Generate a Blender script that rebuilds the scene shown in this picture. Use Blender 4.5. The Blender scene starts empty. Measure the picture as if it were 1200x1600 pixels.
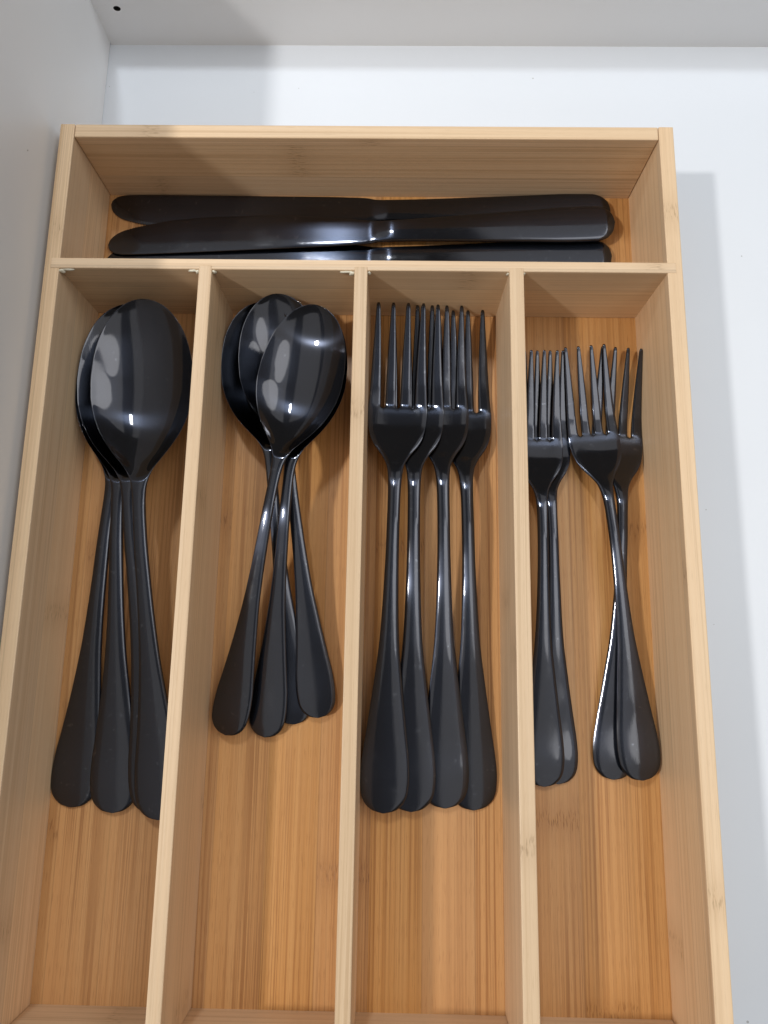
import bpy, bmesh, math, random
from mathutils import Matrix, Vector, noise
import numpy as np
random.seed(7)
S = bpy.context.scene
C = S.collection
MM = 0.001

# ------------------------------------------------------------------ camera
cam = bpy.data.cameras.new('camera'); camo = bpy.data.objects.new('camera', cam); C.objects.link(camo)
cam.sensor_fit = 'VERTICAL'; cam.sensor_height = 24.0; cam.lens = 24.0 * 1121.99 / 1600.0
cam.clip_start = 0.01; cam.clip_end = 50
pi_, ro_, ya_ = 0.1916, -0.06806, 0.08334
camo.matrix_world = Matrix.Translation((0.14521, -0.21873, 0.31364)) @ \
    (Matrix.Rotation(ya_, 4, 'Z') @ Matrix.Rotation(pi_, 4, 'X') @ Matrix.Rotation(ro_, 4, 'Z'))
S.camera = camo
S.render.resolution_x, S.render.resolution_y = 768, 1024

# ------------------------------------------------------------------ world, lamps, exposure
w = bpy.data.worlds.new('World'); S.world = w; w.use_nodes = True
bg = w.node_tree.nodes['Background']; bg.inputs['Color'].default_value = (1.0, 0.965, 0.93, 1); bg.inputs['Strength'].default_value = 0.13
REF = Vector((0.13, -0.18, 0.03))
def lamp(name, off, power, size, color, size_y=None):
    l = bpy.data.lights.new(name, 'AREA'); l.energy = power; l.color = color
    l.shape = 'DISK' if size_y is None else 'RECTANGLE'; l.size = size
    if size_y: l.size_y = size_y
    o = bpy.data.objects.new(name, l); C.objects.link(o)
    o.location = REF + Vector(off); o.rotation_euler = (REF - o.location).to_track_quat('-Z', 'Y').to_euler()
    return o
lamp('downlight_or_fill', (-1.11, -0.225, 1.5), 18.0, 0.11, (1.0, 0.985, 0.96))
lamp('downlight_or_fill', (-0.23, 0.95, 1.5), 8.5, 0.08, (0.86, 0.93, 1.0), 0.20)
lamp('downlight_or_fill', (0.62, -0.10, 1.5), 4.0, 0.75, (0.95, 0.98, 1.0))  # weak light from the right, widened into soft fill
lamp('downlight_or_fill', (1.15, 0.70, 1.5), 7.5, 1.0, (0.95, 0.98, 1.0))  # unseen lamp added as broad fill from the back right
def fill_panel(name, off, sx, sy, power, color):  # added unseen area lamps for overhead bounce, spaced to leave reflections dark between
    o = lamp(name, off, power, sx, color, sy); o.rotation_euler = (0, 0, 0)
fill_panel('overhead_fill', (-0.98, 0.25, 1.62), 1.25, 2.9, 6.5, (0.97, 0.985, 1.0))
fill_panel('overhead_fill', (0.80, 0.25, 1.62), 1.25, 2.9, 8.5, (0.95, 0.975, 1.0))
vs = S.view_settings
vs.view_transform = 'Standard'; vs.look = 'None'; vs.exposure = -0.20; vs.gamma = 1.0; vs.use_curve_mapping = False

# ------------------------------------------------------------------ materials
def mat(name):
    m = bpy.data.materials.new(name); m.use_nodes = True
    nt = m.node_tree
    return m, nt, nt.nodes['Principled BSDF'], nt.nodes['Material Output']
class NB:
    def __init__(s, nt): s.nt = nt
    def n(s, t, **k):
        nd = s.nt.nodes.new(t)
        for a, b in k.items(): setattr(nd, a, b)
        return nd
    def put(s, sock, v):
        if isinstance(v, bpy.types.NodeSocket): s.nt.links.new(v, sock)
        elif v is not None: sock.default_value = v
    def math(s, op, a, b=None, c=None, clamp=False):
        nd = s.n('ShaderNodeMath', operation=op); nd.use_clamp = clamp
        s.put(nd.inputs[0], a); s.put(nd.inputs[1], b)
        if c is not None: s.put(nd.inputs[2], c)
        return nd.outputs[0]
    def comb(s, x, y, z=0.0):
        nd = s.n('ShaderNodeCombineXYZ'); s.put(nd.inputs[0], x); s.put(nd.inputs[1], y); s.put(nd.inputs[2], z); return nd.outputs[0]
    def noise(s, vec, scale=1.0, detail=2.0, rough=0.5):
        nd = s.n('ShaderNodeTexNoise'); s.put(nd.inputs['Vector'], vec); nd.inputs['Scale'].default_value = scale
        nd.inputs['Detail'].default_value = detail; nd.inputs['Roughness'].default_value = rough; return nd.outputs[0]
    def ramp(s, f, lo, hi, a=0.0, b=1.0):
        nd = s.n('ShaderNodeMapRange'); nd.interpolation_type = 'SMOOTHSTEP'; s.put(nd.inputs[0], f)
        for i, v in enumerate((lo, hi, a, b)): s.put(nd.inputs[1 + i], v)
        return nd.outputs[0]
    def mix(s, f, a, b, mode='MIX'):
        nd = s.n('ShaderNodeMix', data_type='RGBA', blend_type=mode)
        s.put(nd.inputs[0], f); s.put(nd.inputs[6], a); s.put(nd.inputs[7], b); return nd.outputs[2]

def bamboo(name, base, dark, pale, strip, fib=1.0, rough=0.42):
    m, nt, P, out = mat(name); b = NB(nt)
    uv = b.n('ShaderNodeUVMap', uv_map='grain').outputs[0]
    sep = b.n('ShaderNodeSeparateXYZ'); b.put(sep.inputs[0], uv)
    rnd = b.n('ShaderNodeObjectInfo').outputs['Random']
    u = b.math('ADD', sep.outputs[0], b.math('MULTIPLY', rnd, 3.7))
    v = b.math('ADD', sep.outputs[1], b.math('MULTIPLY', rnd, 9.1))
    wob = b.math('MULTIPLY', b.math('SUBTRACT', b.noise(b.comb(b.math('MULTIPLY', u, 20), b.math('MULTIPLY', v, 5)), 1, 1), 0.5), 0.0016)
    uw = b.math('ADD', u, wob)
    # laminated strips
    us = b.math('DIVIDE', u, strip); sid = b.math('FLOOR', us)
    wn = b.n('ShaderNodeTexWhiteNoise', noise_dimensions='1D'); b.put(wn.inputs['W'], sid)
    r1 = wn.outputs['Value']; r2 = b.n('ShaderNodeSeparateColor'); b.put(r2.inputs[0], wn.outputs['Color'])
    # fibres
    f1 = b.noise(b.comb(b.math('MULTIPLY', uw, 1000), b.math('MULTIPLY', v, 4.5), r1), 1, 3, 0.6)
    f2 = b.noise(b.comb(b.math('MULTIPLY', uw, 420), b.math('MULTIPLY', v, 3.5), r1), 1, 2, 0.5)
    f3 = b.noise(b.comb(b.math('MULTIPLY', uw, 3200), b.math('MULTIPLY', v, 120)), 1, 2, 0.5)
    lines = b.ramp(f1, 0.46, 0.60)
    band = b.ramp(f2, 0.38, 0.66)
    fade = b.ramp(b.noise(b.comb(b.math('MULTIPLY', u, 45), b.math('MULTIPLY', v, 6)), 1, 2), 0.35, 0.65)
    # growth nodes: short speckled bands across one strip
    vn = b.math('FRACT', b.math('ADD', b.math('DIVIDE', v, 0.26), b.math('MULTIPLY', r1, 7.0)))
    dist = b.math('ABSOLUTE', b.math('SUBTRACT', vn, 0.5))
    nodem = b.ramp(dist, 0.003, 0.022, 1.0, 0.0)
    spk = b.ramp(b.noise(b.comb(b.math('MULTIPLY', u, 1700), b.math('MULTIPLY', v, 230)), 1, 2), 0.50, 0.68)
    nodeh = b.ramp(dist, 0.0, 0.055, 1.0, 0.0)
    keep = b.math('GREATER_THAN', r2.outputs[1], 0.12)
    nodes = b.math('MULTIPLY', b.math('MULTIPLY', nodem, spk), keep)
    col = b.mix(b.math('MULTIPLY', band, 0.5), base, pale)
    col = b.mix(b.math('MULTIPLY', b.math('MULTIPLY', lines, 0.42 * fib), b.math('MULTIPLY_ADD', fade, 0.75, 0.25)), col, dark)
    col = b.mix(b.math('MULTIPLY', b.ramp(f3, 0.56, 0.72), 0.25 * fib), col, dark)
    col = b.mix(b.math('MULTIPLY', b.math('MULTIPLY', nodeh, keep), 0.2), col, dark)
    col = b.mix(b.math('MULTIPLY', nodes, 0.62), col, tuple(c * 0.75 for c in dark[:3]) + (1,))
    val = b.math('MULTIPLY', b.math('MULTIPLY_ADD', r2.outputs[0], 0.20, 0.90), b.math('MULTIPLY_ADD', rnd, 0.10, 0.95))
    big = b.noise(b.comb(b.math('MULTIPLY', u, 9), b.math('MULTIPLY', v, 9)), 1, 2)
    val = b.math('MULTIPLY', val, b.math('MULTIPLY_ADD', big, 0.16, 0.92))
    # hairline seam between strips
    fr = b.math('FRACT', us); edge = b.math('MINIMUM', fr, b.math('SUBTRACT', 1.0, fr))
    val = b.math('MULTIPLY', val, b.ramp(edge, 0.0, 0.022, 0.86, 1.0))
    hs = b.n('ShaderNodeHueSaturation'); b.put(hs.inputs['Color'], col); b.put(hs.inputs['Value'], val)
    b.put(hs.inputs['Saturation'], b.math('MULTIPLY_ADD', r2.outputs[2], 0.08, 0.96))
    b.put(P.inputs['Base Color'], hs.outputs[0])
    b.put(P.inputs['Roughness'], b.math('MULTIPLY_ADD', f1, 0.2, rough - 0.1))
    P.inputs['Specular IOR Level'].default_value = 0.35
    bp = b.n('ShaderNodeBump'); bp.inputs['Strength'].default_value = 0.25; bp.inputs['Distance'].default_value = 0.0004
    b.put(bp.inputs['Height'], b.math('SUBTRACT', f1, b.math('MULTIPLY', nodes, 0.6))); b.put(P.inputs['Normal'], bp.outputs[0])
    return m
M = {}
M['panel'] = bamboo('bamboo_panel', (0.72, 0.51, 0.315, 1), (0.45, 0.285, 0.15, 1), (0.78, 0.58, 0.38, 1), 0.021, 0.9)
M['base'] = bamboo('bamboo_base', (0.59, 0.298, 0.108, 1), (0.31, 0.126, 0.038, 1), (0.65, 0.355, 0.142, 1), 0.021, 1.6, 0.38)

def white(name, col):
    m, nt, P, out = mat(name); b = NB(nt)
    co = b.n('ShaderNodeTexCoord').outputs['Object']
    n1 = b.noise(co, 14, 3); n2 = b.noise(co, 420, 2)
    sp = b.n('ShaderNodeSeparateXYZ'); b.put(sp.inputs[0], co)
    co2 = b.comb(b.math('MULTIPLY_ADD', sp.outputs[2], 0.83, sp.outputs[0]), b.math('MULTIPLY_ADD', sp.outputs[2], 0.71, sp.outputs[1]))
    vo = b.n('ShaderNodeTexVoronoi', voronoi_dimensions='2D'); b.put(vo.inputs['Vector'], co2); vo.inputs['Scale'].default_value = 42
    vs_ = b.n('ShaderNodeSeparateColor'); b.put(vs_.inputs[0], vo.outputs['Color'])
    speck = b.math('MULTIPLY', b.math('LESS_THAN', vo.outputs['Distance'], b.math('MULTIPLY', vs_.outputs[1], 0.022)), b.math('GREATER_THAN', vs_.outputs[0], 0.86))
    c = b.mix(n1, col, tuple(x * 0.955 for x in col[:3]) + (1,))
    c = b.mix(b.math('MULTIPLY', speck, 0.6), c, (0.28, 0.26, 0.24, 1))
    b.put(P.inputs['Base Color'], c)
    b.put(P.inputs['Roughness'], b.math('MULTIPLY_ADD', n1, 0.12, 0.38))
    bp = b.n('ShaderNodeBump'); bp.inputs['Strength'].default_value = 0.08; bp.inputs['Distance'].default_value = 0.0005
    b.put(bp.inputs['Height'], n2); b.put(P.inputs['Normal'], bp.outputs[0])
    return m
M['white'] = white('white_paint', (0.76, 0.785, 0.825, 1))
M['white_side'] = white('white_paint_side', (0.83, 0.83, 0.835, 1))

def steel(name, base, sharp, broad, mixf, aniso, marks=0.5):
    m, nt, P, out = mat(name); b = NB(nt)
    uv = b.n('ShaderNodeUVMap', uv_map='grain').outputs[0]
    sep = b.n('ShaderNodeSeparateXYZ'); b.put(sep.inputs[0], uv)
    rnd = b.n('ShaderNodeObjectInfo').outputs['Random']
    u = b.math('ADD', sep.outputs[0], b.math('MULTIPLY', rnd, 5.0)); v = b.math('ADD', sep.outputs[1], rnd)
    tan = b.n('ShaderNodeTangent', direction_type='UV_MAP', uv_map='grain')
    brush = b.noise(b.comb(b.math('MULTIPLY', u, 5000), b.math('MULTIPLY', v, 40)), 1, 3, 0.6)
    smudge = b.noise(b.comb(b.math('MULTIPLY', u, 60), b.math('MULTIPLY', v, 40)), 1, 4, 0.6)
    scr = b.ramp(b.noise(b.comb(b.math('MULTIPLY', u, 240), b.math('MULTIPLY', v, 330)), 1, 4, 0.75), 0.61, 0.68)
    col = b.mix(b.math('MULTIPLY', scr, marks), base, (0.16, 0.16, 0.17, 1))
    P.inputs['Metallic'].default_value = 1.0
    b.put(P.inputs['Base Color'], col)
    b.put(P.inputs['Roughness'], b.math('ADD', b.ramp(smudge, 0.42, 0.66, 0.0, 0.11), sharp))
    bp = b.n('ShaderNodeBump'); bp.inputs['Strength'].default_value = 0.03; bp.inputs['Distance'].default_value = 0.0002
    b.put(bp.inputs['Height'], brush); b.put(P.inputs['Normal'], bp.outputs[0])
    P2 = b.n('ShaderNodeBsdfPrincipled'); P2.inputs['Metallic'].default_value = 1.0
    P2.inputs['Base Color'].default_value = tuple(min(1, c * k) for c, k in zip(base[:3], (0.9, 1.08, 1.5))) + (1,)
    P2.inputs['Roughness'].default_value = broad; P2.inputs['Anisotropic'].default_value = aniso
    P2.inputs['Anisotropic Rotation'].default_value = 0.0
    b.put(P2.inputs['Tangent'], tan.outputs[0])
    mx = b.n('ShaderNodeMixShader'); mx.inputs[0].default_value = mixf
    b.put(mx.inputs[1], P.outputs[0]); b.put(mx.inputs[2], P2.outputs[0]); b.put(out.inputs['Surface'], mx.outputs[0])
    return m
BK = (0.076, 0.073, 0.073, 1)
M['steel'] = steel('black_steel_brushed', BK, 0.02, 0.24, 0.36, 1.0, 0.8)
M['bowl'] = steel('black_steel_polished', BK, 0.0, 0.25, 0.30, 1.0, 0.35)
m, nt, P, _ = mat('dark_hole'); P.inputs['Base Color'].default_value = (0.02, 0.018, 0.016, 1); P.inputs['Roughness'].default_value = 0.9; M['hole'] = m
m, nt, P, _ = mat('dried_glue'); P.inputs['Base Color'].default_value = (0.72, 0.66, 0.52, 1); P.inputs['Roughness'].default_value = 0.35; P.inputs['Subsurface Weight'].default_value = 0.0; M['glue'] = m

# ------------------------------------------------------------------ helpers
def tag(o, label=None, cat=None, group=None, kind=None):
    for k, v in (('label', label), ('category', cat), ('group', group), ('kind', kind)):
        if v: o[k] = v
    return o
def empty(name, loc=(0, 0, 0), rot=(0, 0, 0)):
    o = bpy.data.objects.new(name, None); C.objects.link(o); o.location = loc; o.rotation_euler = rot
    o.empty_display_size = 0.01; return o
def link(name, me, m=None, parent=None):
    if m and not me.materials: me.materials.append(m)
    o = bpy.data.objects.new(name, me); C.objects.link(o); o.parent = parent; return o
def box_mesh(name, x0, x1, y0, y1, z0, z1, grain='x', bev=0.0004, org=(0, 0, 0)):
    bm = bmesh.new()
    bmesh.ops.create_cube(bm, size=1)
    for v in bm.verts:
        v.co = Vector(((x0 if v.co.x < 0 else x1) - org[0], (y0 if v.co.y < 0 else y1) - org[1], (z0 if v.co.z < 0 else z1) - org[2]))
    if bev: bmesh.ops.bevel(bm, geom=bm.edges[:], offset=bev, segments=2, profile=0.5, affect='EDGES')
    uvl = bm.loops.layers.uv.new('grain'); g = 'xyz'.index(grain)
    for f in bm.faces:
        n = f.normal; a = max(range(3), key=lambda i: abs(n[i]))
        for l in f.loops:
            c = l.vert.co
            if a == g: oth = [i for i in range(3) if i != g]; l[uvl].uv = (c[oth[0]] * 1.0, c[oth[1]] * 0.05)
            else:
                oc = [i for i in range(3) if i != g and i != a][0]
                l[uvl].uv = (c[oc] + 0.37 * a, c[g])
    me = bpy.data.meshes.new(name); bm.to_mesh(me); bm.free(); return me

# ------------------------------------------------------------------ drawer (setting)
def drawer():
    yb = 0.0835
    me = box_mesh('drawer_bottom', -0.02, 0.62, -0.56, yb + 0.015, -0.012, 0.0, bev=0)
    tag(link('drawer_bottom', me, M['white']), kind='structure')
    me = box_mesh('drawer_side', -0.0185, -0.0035, -0.56, yb + 0.015, 0.0, 0.122, bev=0.0015)
    tag(link('drawer_side', me, M['white_side']), kind='structure')
    # back with a coved foot and a bored screw hole
    bm = bmesh.new(); r = 0.0001; x0, x1 = -0.0035, 0.62
    hx, hz, hr = 0.0075, 0.0212, 0.0014
    prof = [(yb - r + r * math.sin(t), r - r * math.cos(t)) for t in [math.pi / 2 * i / 8 for i in range(9)]]
    va = [bm.verts.new((x0, y, z)) for y, z in prof]; vb = [bm.verts.new((x1, y, z)) for y, z in prof]
    for i in range(8): bm.faces.new((va[i], vb[i], vb[i + 1], va[i + 1])).smooth = True
    ta = bm.verts.new((x0, yb, 0.030)); tb = bm.verts.new((x1, yb, 0.030))
    ring = [bm.verts.new((hx + hr * 1.25 * math.cos(a), yb, hz + hr * math.sin(a))) for a in [2 * math.pi * i / 16 for i in range(16)]]
    ed = []
    for a, b in ((va[8], vb[8]), (vb[8], tb), (tb, ta), (ta, va[8])):
        ed.append(bm.edges.get((a, b)) or bm.edges.new((a, b)))
    for i in range(16): ed.append(bm.edges.new((ring[i], ring[(i + 1) % 16])))
    bmesh.ops.triangle_fill(bm, use_beauty=True, edges=ed, normal=(0, -1, 0))
    tc = bm.verts.new((x0, yb + 0.015, 0.030)); td = bm.verts.new((x1, yb + 0.015, 0.030))
    bm.faces.new((ta, tb, td, tc))
    me = bpy.data.meshes.new('drawer_back'); bm.to_mesh(me); bm.free()
    bk = tag(link('drawer_back', me, M['white_side']), kind='structure')
    bm = bmesh.new()
    q0 = [bm.verts.new((hx + hr * 1.25 * math.cos(a), yb, hz + hr * math.sin(a))) for a in [2 * math.pi * i / 16 for i in range(16)]]
    q1 = [bm.verts.new((hx + hr * math.cos(a), yb + 0.008, hz + hr * 0.9 * math.sin(a))) for a in [2 * math.pi * i / 16 for i in range(16)]]
    for i in range(16): bm.faces.new((q0[i], q0[(i + 1) % 16], q1[(i + 1) % 16], q1[i]))
    bm.faces.new(q1)
    me = bpy.data.meshes.new('screw_hole'); bm.to_mesh(me); bm.free()
    link('screw_hole', me, M['hole'], bk)
drawer()

# ------------------------------------------------------------------ bamboo tray
W, H, T, TF = 0.26, 0.0459, 0.0062, 0.006
YC1, YC2, YF = -0.0626, -0.0672, -0.3554
YO = YF - T
DIV = ((0.0638, 0.0691), (0.1272, 0.1326), (0.1900, 0.1958))
tray = empty('cutlery_tray')
tag(tray, 'open light bamboo cutlery tray with five compartments standing in the white drawer', 'cutlery tray')
def panel(name, *a, grain='x', m='panel', bev=0.0004):
    return link(name, box_mesh(name, *a, grain=grain, bev=bev), M[m], tray)
panel('base_panel', T * 0.6, W - T * 0.6, YO + T * 0.6, -T * 0.6, 0.0008, TF, grain='y', m='base', bev=0)
panel('end_panel', T + 0.0002, W - T - 0.0002, -T, -0.0001, 0.0, H - 0.0001, grain='x')
panel('end_panel', T + 0.0001, W - T - 0.0001, YO, YF, 0.0, H - 0.0001, grain='x')
panel('side_panel', 0.0, T, YO, 0.0, 0.0, H, grain='y')
panel('side_panel', W - T, W, YO, 0.0, 0.0, H, grain='y')
panel('cross_divider', T * 0.42, W - T * 0.42, YC2, YC1, TF, H + 0.00025, grain='x')
for a, b in DIV:
    panel('divider', a, b, YF + 0.0002, YC2 + 0.0016, TF, H + 0.0005, grain='y')
def blob(x, y, z, sx, sy, sz, seed):
    bm = bmesh.new(); bmesh.ops.create_icosphere(bm, subdivisions=2, radius=1)
    for v in bm.verts:
        n = noise.noise(v.co * 1.3 + Vector((seed * 3.1, 0, 0))) * 0.55
        v.co = Vector((v.co.x * sx * (1 + n), v.co.y * sy * (1 + n), v.co.z * sz * (1 + n))) + Vector((x, y, z))
    for f in bm.faces: f.smooth = True
    me = bpy.data.meshes.new('glue_bead'); bm.to_mesh(me); bm.free(); link('glue_bead', me, M['glue'], tray)
for i, (x, sgn) in enumerate(((T, 1), (DIV[0][0], -1), (DIV[0][1], 1), (DIV[1][0], -1), (DIV[1][1], 1), (DIV[2][0], -1), (DIV[2][1], 1))):
    k = (1.3, 1.0, 0.9, 1.3, 0.8, 0.6, 0.5)[i]
    blob(x + sgn * 0.0007 * k, YC2 - 0.0005, H - 0.0012, 0.0011 * k, 0.0007 * k, 0.0011, i)
    if k >= 1: blob(x + sgn * 0.0026 * k, YC2 - 0.0002, H - 0.0008, 0.0021 * k, 0.0005, 0.0006, i + 20)

# ------------------------------------------------------------------ cutlery meshes
def curve(pts):
    """monotone cubic through (s, value) points"""
    x = np.array([p[0] for p in pts], float); y = np.array([p[1] for p in pts], float)
    h = np.diff(x); d = np.diff(y) / h; m_ = np.zeros_like(y); m_[0] = d[0]; m_[-1] = d[-1]
    for i in range(1, len(x) - 1):
        m_[i] = 0 if d[i - 1] * d[i] <= 0 else (h[i - 1] + h[i]) / (h[i - 1] / d[i] * 1 + h[i] / d[i - 1] * 1)
    def f(s):
        s = min(max(s, x[0]), x[-1]); i = min(int(np.searchsorted(x, s, 'right')) - 1, len(x) - 2)
        t = (s - x[i]) / h[i]
        return float((2*t**3-3*t*t+1)*y[i] + (t**3-2*t*t+t)*h[i]*m_[i] + (-2*t**3+3*t*t)*y[i+1] + (t**3-t*t)*h[i]*m_[i+1])
    return f
def sm(t): t = min(max(t, 0), 1); return t * t * (3 - 2 * t)

def split_parts(verts, faces, uvs, part, scale, wide=1.0):
    """one smooth surface cut into part meshes that keep the whole surface's normals"""
    full = bpy.data.meshes.new('tmp'); full.from_pydata([(v[0] * MM * scale * wide, v[1] * MM * scale, v[2] * MM * scale) for v in verts], [], faces)
    bm = bmesh.new(); bm.from_mesh(full); bm.normal_update()
    nr = [v.normal.copy() for v in bm.verts]; bm.free()
    out = {}
    for k in sorted(set(part)):
        idx = {}; fs = []
        for f, p in zip(faces, part):
            if p == k:
                fs.append([idx.setdefault(i, len(idx)) for i in f])
        inv = list(idx.keys())
        me = bpy.data.meshes.new(k.split('#')[0]); me.from_pydata([full.vertices[i].co for i in inv], [], fs)
        ul = me.uv_layers.new(name='grain')
        for l in me.loops:
            a, b = uvs[inv[l.vertex_index]]; ul.data[l.index].uv = (a * MM * scale, b * MM * scale)
        for p in me.polygons: p.use_smooth = True
        me.normals_split_custom_set_from_vertices([nr[i] for i in inv])
        out[k] = me
    bpy.data.meshes.remove(full)
    return out

FORK_W = curve([(0, 0.6), (0.6, 3.6), (2, 6.0), (4.5, 8.1), (8, 9.2), (13, 9.6), (20, 9.2), (29, 8.1), (48, 5.8), (66, 3.9), (86, 3.0), (105, 2.6), (122, 2.55),
                (130, 2.75), (136.5, 3.6), (141, 5.6), (146.5, 9.3), (151, 11.2), (156, 12.2), (162, 12.6), (166, 12.65), (209, 10.6)])
FORK_Z = curve([(0, 1.6), (8, 2.0), (20, 2.6), (40, 4.6), (66, 8.0), (92, 11.2), (115, 12.9), (126, 12.7), (136, 10.6), (144, 7.4), (151, 5.4), (157, 3.8), (162, 2.8), (167, 2.3), (172, 2.4), (180, 3.6), (193, 6.3), (209, 9.8)])
FORK_C = curve([(0, 0.1), (6, 0.45), (30, 0.6), (70, 0.68), (110, 0.7), (130, 0.6), (142, 0.3), (152, 0.12), (166, 0.12), (209, 0.1)])
def make_fork(scale):
    root, L, ncol = 164.0, 209.0, 9
    ss = [8.0 * (i / 15.0) ** 2 for i in range(15)] + list(np.linspace(8, 132, 44)) + list(np.linspace(134, 162, 22)) + [163, 163.6, 164.0, 164.15, 164.4, 164.8, 165.3, 166] + list(np.linspace(168, 207.5, 22)) + [207.9, 208.3, 208.6, 208.85, 209]
    tt = [-1.0, -0.93, -0.8, -0.42, 0.0, 0.42, 0.8, 0.93, 1.0]
    V, F, U, PT = [], [], [], []; grid = {}
    for r, s in enumerate(ss):
        wv = FORK_W(min(s, root)); z0 = FORK_Z(s); c = FORK_C(s)
        a = sm((s - root) / 45.0)
        for k in range(4):
            cx = (k - 1.5) * wv / 2; hw = wv / 4
            if s > root:
                f = (s - root) / (L - root)
                op = 0.95 * math.sqrt(min(1, (s - root) / 0.9))
                hw0 = hw - (op if True else 0)
                hw = hw0 + (0.78 - (wv / 4 - 0.95)) * (f ** 1.8) if f > 0.02 else hw0
                if s > 207.5: hw *= math.sqrt(max(0.35, 1 - ((s - 207.5) / 1.5) ** 2 * 0.75))
                cx = (k - 1.5) * (wv / 2 + (6.45 - wv / 2) * f)
                # outer tines keep their outer edge fairly straight
                if k in (0, 3):
                    inner = abs(cx) - hw; outer = wv + (1.5 * 6.45 + 0.78 - wv) * f
                    if s > 207.5: outer = abs(cx) + hw
                    sg = 1 if k == 3 else -1; cx = sg * (inner + outer) / 2; hw = (outer - inner) / 2
            for j, t in enumerate(tt):
                x = cx + hw * t
                ug = x / wv if wv > 0 else 0
                bl = sm((s - root + 1.0) / 4.0)
                ug = max(-1, min(1, ug))
                hg = 0.25 + 0.65 * (1 - ug ** 10) + c * (1 - ug * ug)
                hl = (0.25 + (0.62 - 0.22 * a) * (1 - t ** 14))
                h = hg * (1 - bl) + hl * bl
                tipd = 0.75 * (1 - math.sqrt(max(0, 1 - ((s - 206.6) / 2.45) ** 2))) if s > 206.6 else 0.0
                bowl = -0.9 * sm((s - 140) / 15.0) * (1 - sm((s - root) / 18.0)) * (1 - ug * ug)
                zt = z0 + bowl + h * 0.9 - tipd * h / 0.75; zb = z0 + bowl - h * 0.62
                for side, z in ((0, zt), (1, zb)):
                    key = (r, k, j, side)
                    if s <= root and j == 0 and k > 0:
                        grid[key] = grid[(r, k - 1, ncol - 1, side)]; continue
                    grid[key] = len(V); V.append((x, s, z)); U.append((x, s))
    def part(s, k): return 'handle' if s < 133 else ('head' if s < root else 'tine#%d' % k)
    for r in range(len(ss) - 1):
        for k in range(4):
            nm = part(ss[r], k)
            for j in range(ncol - 1):
                a, b, c_, d = [(r, k, j), (r, k, j + 1), (r + 1, k, j + 1), (r + 1, k, j)]
                F.append([grid[q + (0,)] for q in (a, b, c_, d)]); PT.append(nm)
                F.append([grid[q + (1,)] for q in (d, c_, b, a)]); PT.append(nm)
            for j, flip in ((0, 0), (ncol - 1, 1)):
                outer = (k == 0 and j == 0) or (k == 3 and j == ncol - 1)
                if outer or ss[r] >= root:
                    q = []
                    for rr, sd in ((r, 0), (r + 1, 0), (r + 1, 1), (r, 1)):
                        kk = ('w', rr, k, j, sd)
                        if kk not in grid:
                            grid[kk] = len(V); i0 = grid[(rr, k, j, sd)]; V.append(V[i0]); U.append(U[i0])
                        q.append(grid[kk])
                    F.append(q[::-1] if flip else q); PT.append(nm)
    for k in range(4):
        top = [grid[(len(ss) - 1, k, j, 0)] for j in range(ncol)]; bot = [grid[(len(ss) - 1, k, j, 1)] for j in range(ncol)]
        for j in range(ncol - 1):
            F.append([top[j], top[j + 1], bot[j + 1], bot[j]]); PT.append('tine#%d' % k)
    t0 = [grid[(0, k, j, 0)] for k in range(4) for j in range(ncol) if not (k and j == 0)]
    b0 = [grid[(0, k, j, 1)] for k in range(4) for j in range(ncol) if not (k and j == 0)]
    for j in range(len(t0) - 1): F.append([t0[j + 1], t0[j], b0[j], b0[j + 1]]); PT.append('handle')
    return split_parts(V, F, U, PT, scale)

SP_W = curve([(0, 0.6), (0.6, 3.7), (2, 6.2), (4.5, 8.4), (8, 9.6), (13, 10.0), (20, 9.7), (29, 8.5), (48, 6.1), (68, 4.2), (88, 3.3), (108, 2.9), (124, 2.75),
              (131, 3.0), (136, 3.9), (140.5, 5.8), (145, 9.2), (150, 13.2), (155, 16.6), (162, 20.0), (168, 21.9), (175, 22.9), (182, 22.8), (189, 21.9), (197, 19.9), (204, 16.6), (209, 12.9), (212.5, 8.5), (214.3, 4.55), (214.8, 2.4), (215, 0.5)])
SP_Z = curve([(0, 1.6), (8, 2.0), (20, 2.6), (40, 4.6), (66, 8.2), (92, 11.8), (115, 14.6), (128, 15.2), (138, 14.6), (148, 13.0), (160, 11.8), (175, 11.4), (195, 11.6), (215, 12.6)])
SP_C = curve([(0, 0.1), (6, 0.45), (30, 0.6), (70, 0.7), (110, 0.75), (130, 0.7), (140, 0.5), (150, 0.15), (215, 0.05)])
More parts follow.
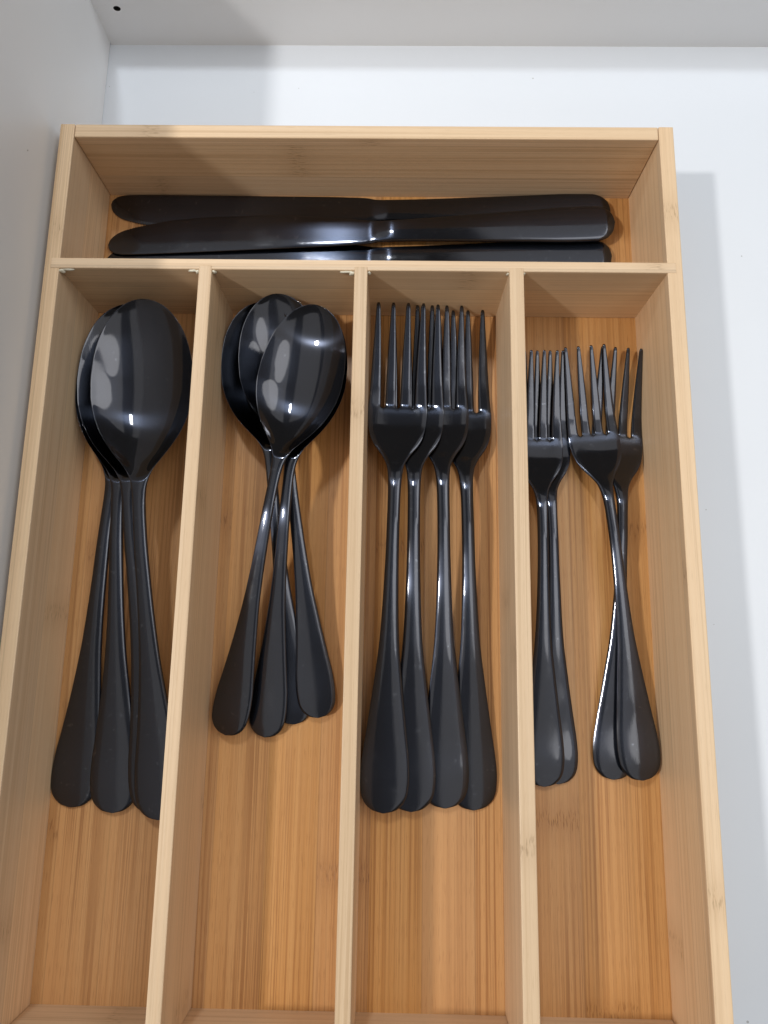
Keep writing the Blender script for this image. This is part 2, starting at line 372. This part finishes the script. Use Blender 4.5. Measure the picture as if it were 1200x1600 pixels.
def make_spoon(scale, wide=1.0):
    L, nc = 215.0, 33
    ss = [8.0 * (i / 15.0) ** 2 for i in range(15)] + list(np.linspace(8, 130, 44)) + list(np.linspace(132, 205, 56)) + [205.5 + 9.5 * (1 - (1 - i / 17.0) ** 2) for i in range(18)]
    uu = [math.sin(math.pi / 2 * (-1 + 2 * i / (nc - 1))) for i in range(nc)]
    V, F, U, PT = [], [], [], []; g = {}
    for r, s in enumerate(ss):
        wv, z0, c = SP_W(s), SP_Z(s), SP_C(s)
        q = 1 - ((s - 176) / 39.5) ** 2
        d = 9.8 * max(0, q) ** 0.85 if s > 136.5 else 0
        for j, u in enumerate(uu):
            e = (0.85 - 0.4 * sm((s - 130) / 20)) * math.sqrt(max(0, 1 - u ** 10)) + c * (1 - u * u)
            dd = d * (1 - abs(u) ** 2.3) ** 0.95
            for side in (0, 1):
                if side and j in (0, nc - 1): g[(r, j, 1)] = g[(r, j, 0)]; continue
                g[(r, j, side)] = len(V)
                V.append((wv * u, s, z0 - dd + (e * 0.9 if side == 0 else -e * 0.7))); U.append((wv * u, s))
    for r in range(len(ss) - 1):
        nm = 'handle' if ss[r] < 136 else 'bowl'
        for j in range(nc - 1):
            a, b, c_, d = (r, j), (r, j + 1), (r + 1, j + 1), (r + 1, j)
            f = [g[q + (0,)] for q in (a, b, c_, d)]; F.append(f); PT.append(nm)
            f = [g[q + (1,)] for q in (d, c_, b, a)]; F.append(f); PT.append(nm)
    for r, nm, fl in ((0, 'handle', 0), (len(ss) - 1, 'bowl', 1)):
        for j in range(nc - 1):
            f = [g[(r, j + 1, 0)], g[(r, j, 0)], g[(r, j, 1)], g[(r, j + 1, 1)]]
            f = list(dict.fromkeys(f))
            F.append(f[::-1] if fl else f); PT.append(nm)
    return split_parts(V, F, U, PT, scale, wide)

KA = curve([(0, -0.6), (0.6, -3.6), (2, -5.9), (4.5, -7.9), (9, -8.9), (18, -8.9), (40, -8.0), (70, -6.6), (95, -5.6), (104, -5.4), (108, -5.5), (112, -6.2), (120, -6.6), (160, -6.9), (205, -7.1), (225, -7.0), (228.5, -6.5), (230.8, -5.6), (232.0, -4.5), (232.7, -3.4), (233, -1.9)])
KB = curve([(0, 0.6), (0.6, 3.6), (2, 5.9), (4.5, 7.9), (9, 8.9), (18, 8.9), (40, 8.0), (70, 6.6), (95, 5.6), (104, 5.4), (108, 5.5), (112, 6.0), (125, 7.8), (145, 10.0), (165, 11.2), (185, 11.4), (200, 10.8), (212, 9.2), (220, 7.7), (226, 5.8), (229.5, 4.0), (231.5, 2.2), (232.5, 0.7), (232.85, -0.5), (233, -1.6)])
def make_knife(scale):
    L, nc = 233.0, 21
    ss = [8.0 * (i / 15.0) ** 2 for i in range(15)] + list(np.linspace(8, 100, 30)) + list(np.linspace(101.5, 116, 20)) + list(np.linspace(118, 160, 18)) + list(np.linspace(160.4, 226, 165)) + [226.4 + 6.6 * (1 - (1 - i / 17.0) ** 2) for i in range(18)]
    uu = [math.sin(math.pi / 2 * (-1 + 2 * i / (nc - 1))) for i in range(nc)]
    V, F, U, PT = [], [], [], []; g = {}
    for r, s in enumerate(ss):
        a, b = KA(s), KB(s)
        if 162 < s < 226:
            k = ((s - 162) / 1.25) % 1.0
            b -= 0.6 * (1 - abs(2 * k - 1)) * sm((s - 162) / 6) * sm((226 - s) / 3)
        bl = sm((s - 100) / 12.0)
        for j, u in enumerate(uu):
            x = a + (b - a) * (u + 1) / 2
            hh = 1.0 * math.sqrt(max(0, 1 - u ** 12)) + 0.85 * (1 - u * u) * sm(s / 5 + 0.15)
            hb = (0.72 - 0.16 * sm((s - 120) / 100)) * math.sqrt(max(0, 1 - u ** 10)) * (1 - 0.5 * sm((u - 0.1) / 0.9))
            h = hh * (1 - bl) + hb * bl
            z0 = 1.9 - 1.0 * sm((s - 60) / 165.0)
            for side in (0, 1):
                if side and j in (0, nc - 1): g[(r, j, 1)] = g[(r, j, 0)]; continue
                g[(r, j, side)] = len(V); V.append((x, s, z0 + (h if side == 0 else -h))); U.append((x, s))
    for r in range(len(ss) - 1):
        nm = 'handle' if ss[r] < 108 else 'blade'
        for j in range(nc - 1):
            q = [(r, j), (r, j + 1), (r + 1, j + 1), (r + 1, j)]
            F.append(list(dict.fromkeys(g[k + (0,)] for k in q))); PT.append(nm)
            F.append(list(dict.fromkeys(g[k + (1,)] for k in q[::-1]))); PT.append(nm)
    for r, nm, fl in ((0, 'handle', 0), (len(ss) - 1, 'blade', 1)):
        for j in range(nc - 1):
            f = list(dict.fromkeys([g[(r, j + 1, 0)], g[(r, j, 0)], g[(r, j, 1)], g[(r, j + 1, 1)]]))
            F.append(f[::-1] if fl else f); PT.append(nm)
    return split_parts(V, F, U, PT, scale)

def place(name, cat, label, group, meshes, x, y, rot, dz, tilt=0.0, roll=0.0):
    """x, y: tail end in mm; dz: height above the tray floor in mm"""
    o = empty(name, (x * MM, y * MM, TF + dz * MM), (math.radians(tilt), math.radians(roll), math.radians(rot)))
    tag(o, label, cat, group)
    made = {}
    for k in sorted(meshes, key=lambda q: q.startswith('tine')):
        nm = k.split('#')[0]
        par = made['head'] if nm == 'tine' else o
        made[k] = link(nm, meshes[k], M['bowl'] if nm == 'bowl' else M['steel'], par)
    return o

FK, DF, SP, TS, KN = make_fork(1.016), make_fork(0.878), make_spoon(0.985), make_spoon(0.84, 0.96), make_knife(1.012)

GK = 'black knives in the back compartment'
place('table_knife', 'knife', 'black steel table knife at the back, nearest the rear panel, its handle partly covered', GK, KN, 243.5, -15.6, 89.6, 5.29, 0.93, 178.5)
place('table_knife', 'knife', 'black table knife on top of the other two, serrated edge facing the rear panel', GK, KN, 244.2, -23.6, 92.0, 5.03, -1.07, 2.16)
place('table_knife', 'knife', 'black table knife lowest in the pile, mostly hidden behind the cross divider', GK, KN, 243.5, -38.0, 90.6, 0.38, -0.16, 1.38)

GS = 'black table spoons in the left compartment'
place('table_spoon', 'spoon', 'black table spoon with the leftmost handle, bottom of the nested pile of large spoons', GS, SP, 15.1, -283.0, -4.6, -0.92, -0.07, 0.55)
place('table_spoon', 'spoon', 'black table spoon whose handle lies second from the left in the large spoon pile', GS, SP, 33.1, -284.5, 1.4, 0.48, 0.97, 0.01)
place('table_spoon', 'spoon', 'black table spoon just under the top one, only a sliver of its handle showing', GS, SP, 50.5, -284.0, 6.0, 2.48, 2.0, -3.92)
place('table_spoon', 'spoon', 'black table spoon on top of the left pile, full bowl showing, handle against divider', GS, SP, 53.9, -285.5, 4.0, 5.85, 3.2, -6.92)

GT = 'black teaspoons in the second compartment'
place('teaspoon', 'spoon', 'black teaspoon with the leftmost bowl, at the bottom of the small spoon pile', GT, TS, 104.8, -249.0, 6.8, -0.6, 2.4, 2.0)
place('teaspoon', 'spoon', 'black teaspoon with the middle bowl, its handle swung right against the divider', GT, TS, 115.0, -246.0, 7.2, 1.8, 2.6, -3.5)
place('teaspoon', 'spoon', 'black teaspoon just under the top one, handle second from the left', GT, TS, 93.3, -254.0, -6.3, 1.4, 4.81, -9.2)
place('teaspoon', 'spoon', 'black teaspoon on top of the small pile, rightmost bowl and leftmost handle', GT, TS, 78.0, -253.2, -11.6, 4.1, 4.81, -7.8)

GF = 'black table forks in the third compartment'
place('table_fork', 'fork', 'black large fork leftmost of four, on top and touching the left divider', GF, FK, 142.1, -281.5, -1.2, 5.47, 0.37, -0.42)
place('table_fork', 'fork', 'black large fork second from the left, half covered by the leftmost one', GF, FK, 153.0, -281.2, 0.0, 3.4, 0.37, -0.72)
place('table_fork', 'fork', 'black large fork third from the left, its head overlapping the rightmost fork', GF, FK, 166.6, -280.0, 0.9, 1.58, 0.0, 1.92)
place('table_fork', 'fork', 'black large fork rightmost of four, lying lowest in its compartment', GF, FK, 178.3, -281.0, 1.4, -0.81)

GD = 'black dessert forks in the right compartment'
place('dessert_fork', 'fork', 'black small fork partly hidden behind the right divider, leftmost of four', GD, DF, 206.4, -271.2, -0.2, 1.07, 0.16, -0.99)
place('dessert_fork', 'fork', 'black small fork second from the left, its head under its left neighbour', GD, DF, 212.5, -270.4, 0.8, -0.7)
place('dessert_fork', 'fork', 'black small fork whose handle crosses over its neighbour to the right', GD, DF, 245.4, -267.8, 5.5, 3.09, -0.76, -0.84)
place('dessert_fork', 'fork', 'black small fork nearest the right wall, handle crossing underneath to the left', GD, DF, 234.6, -268.3, -3.1, -0.7)
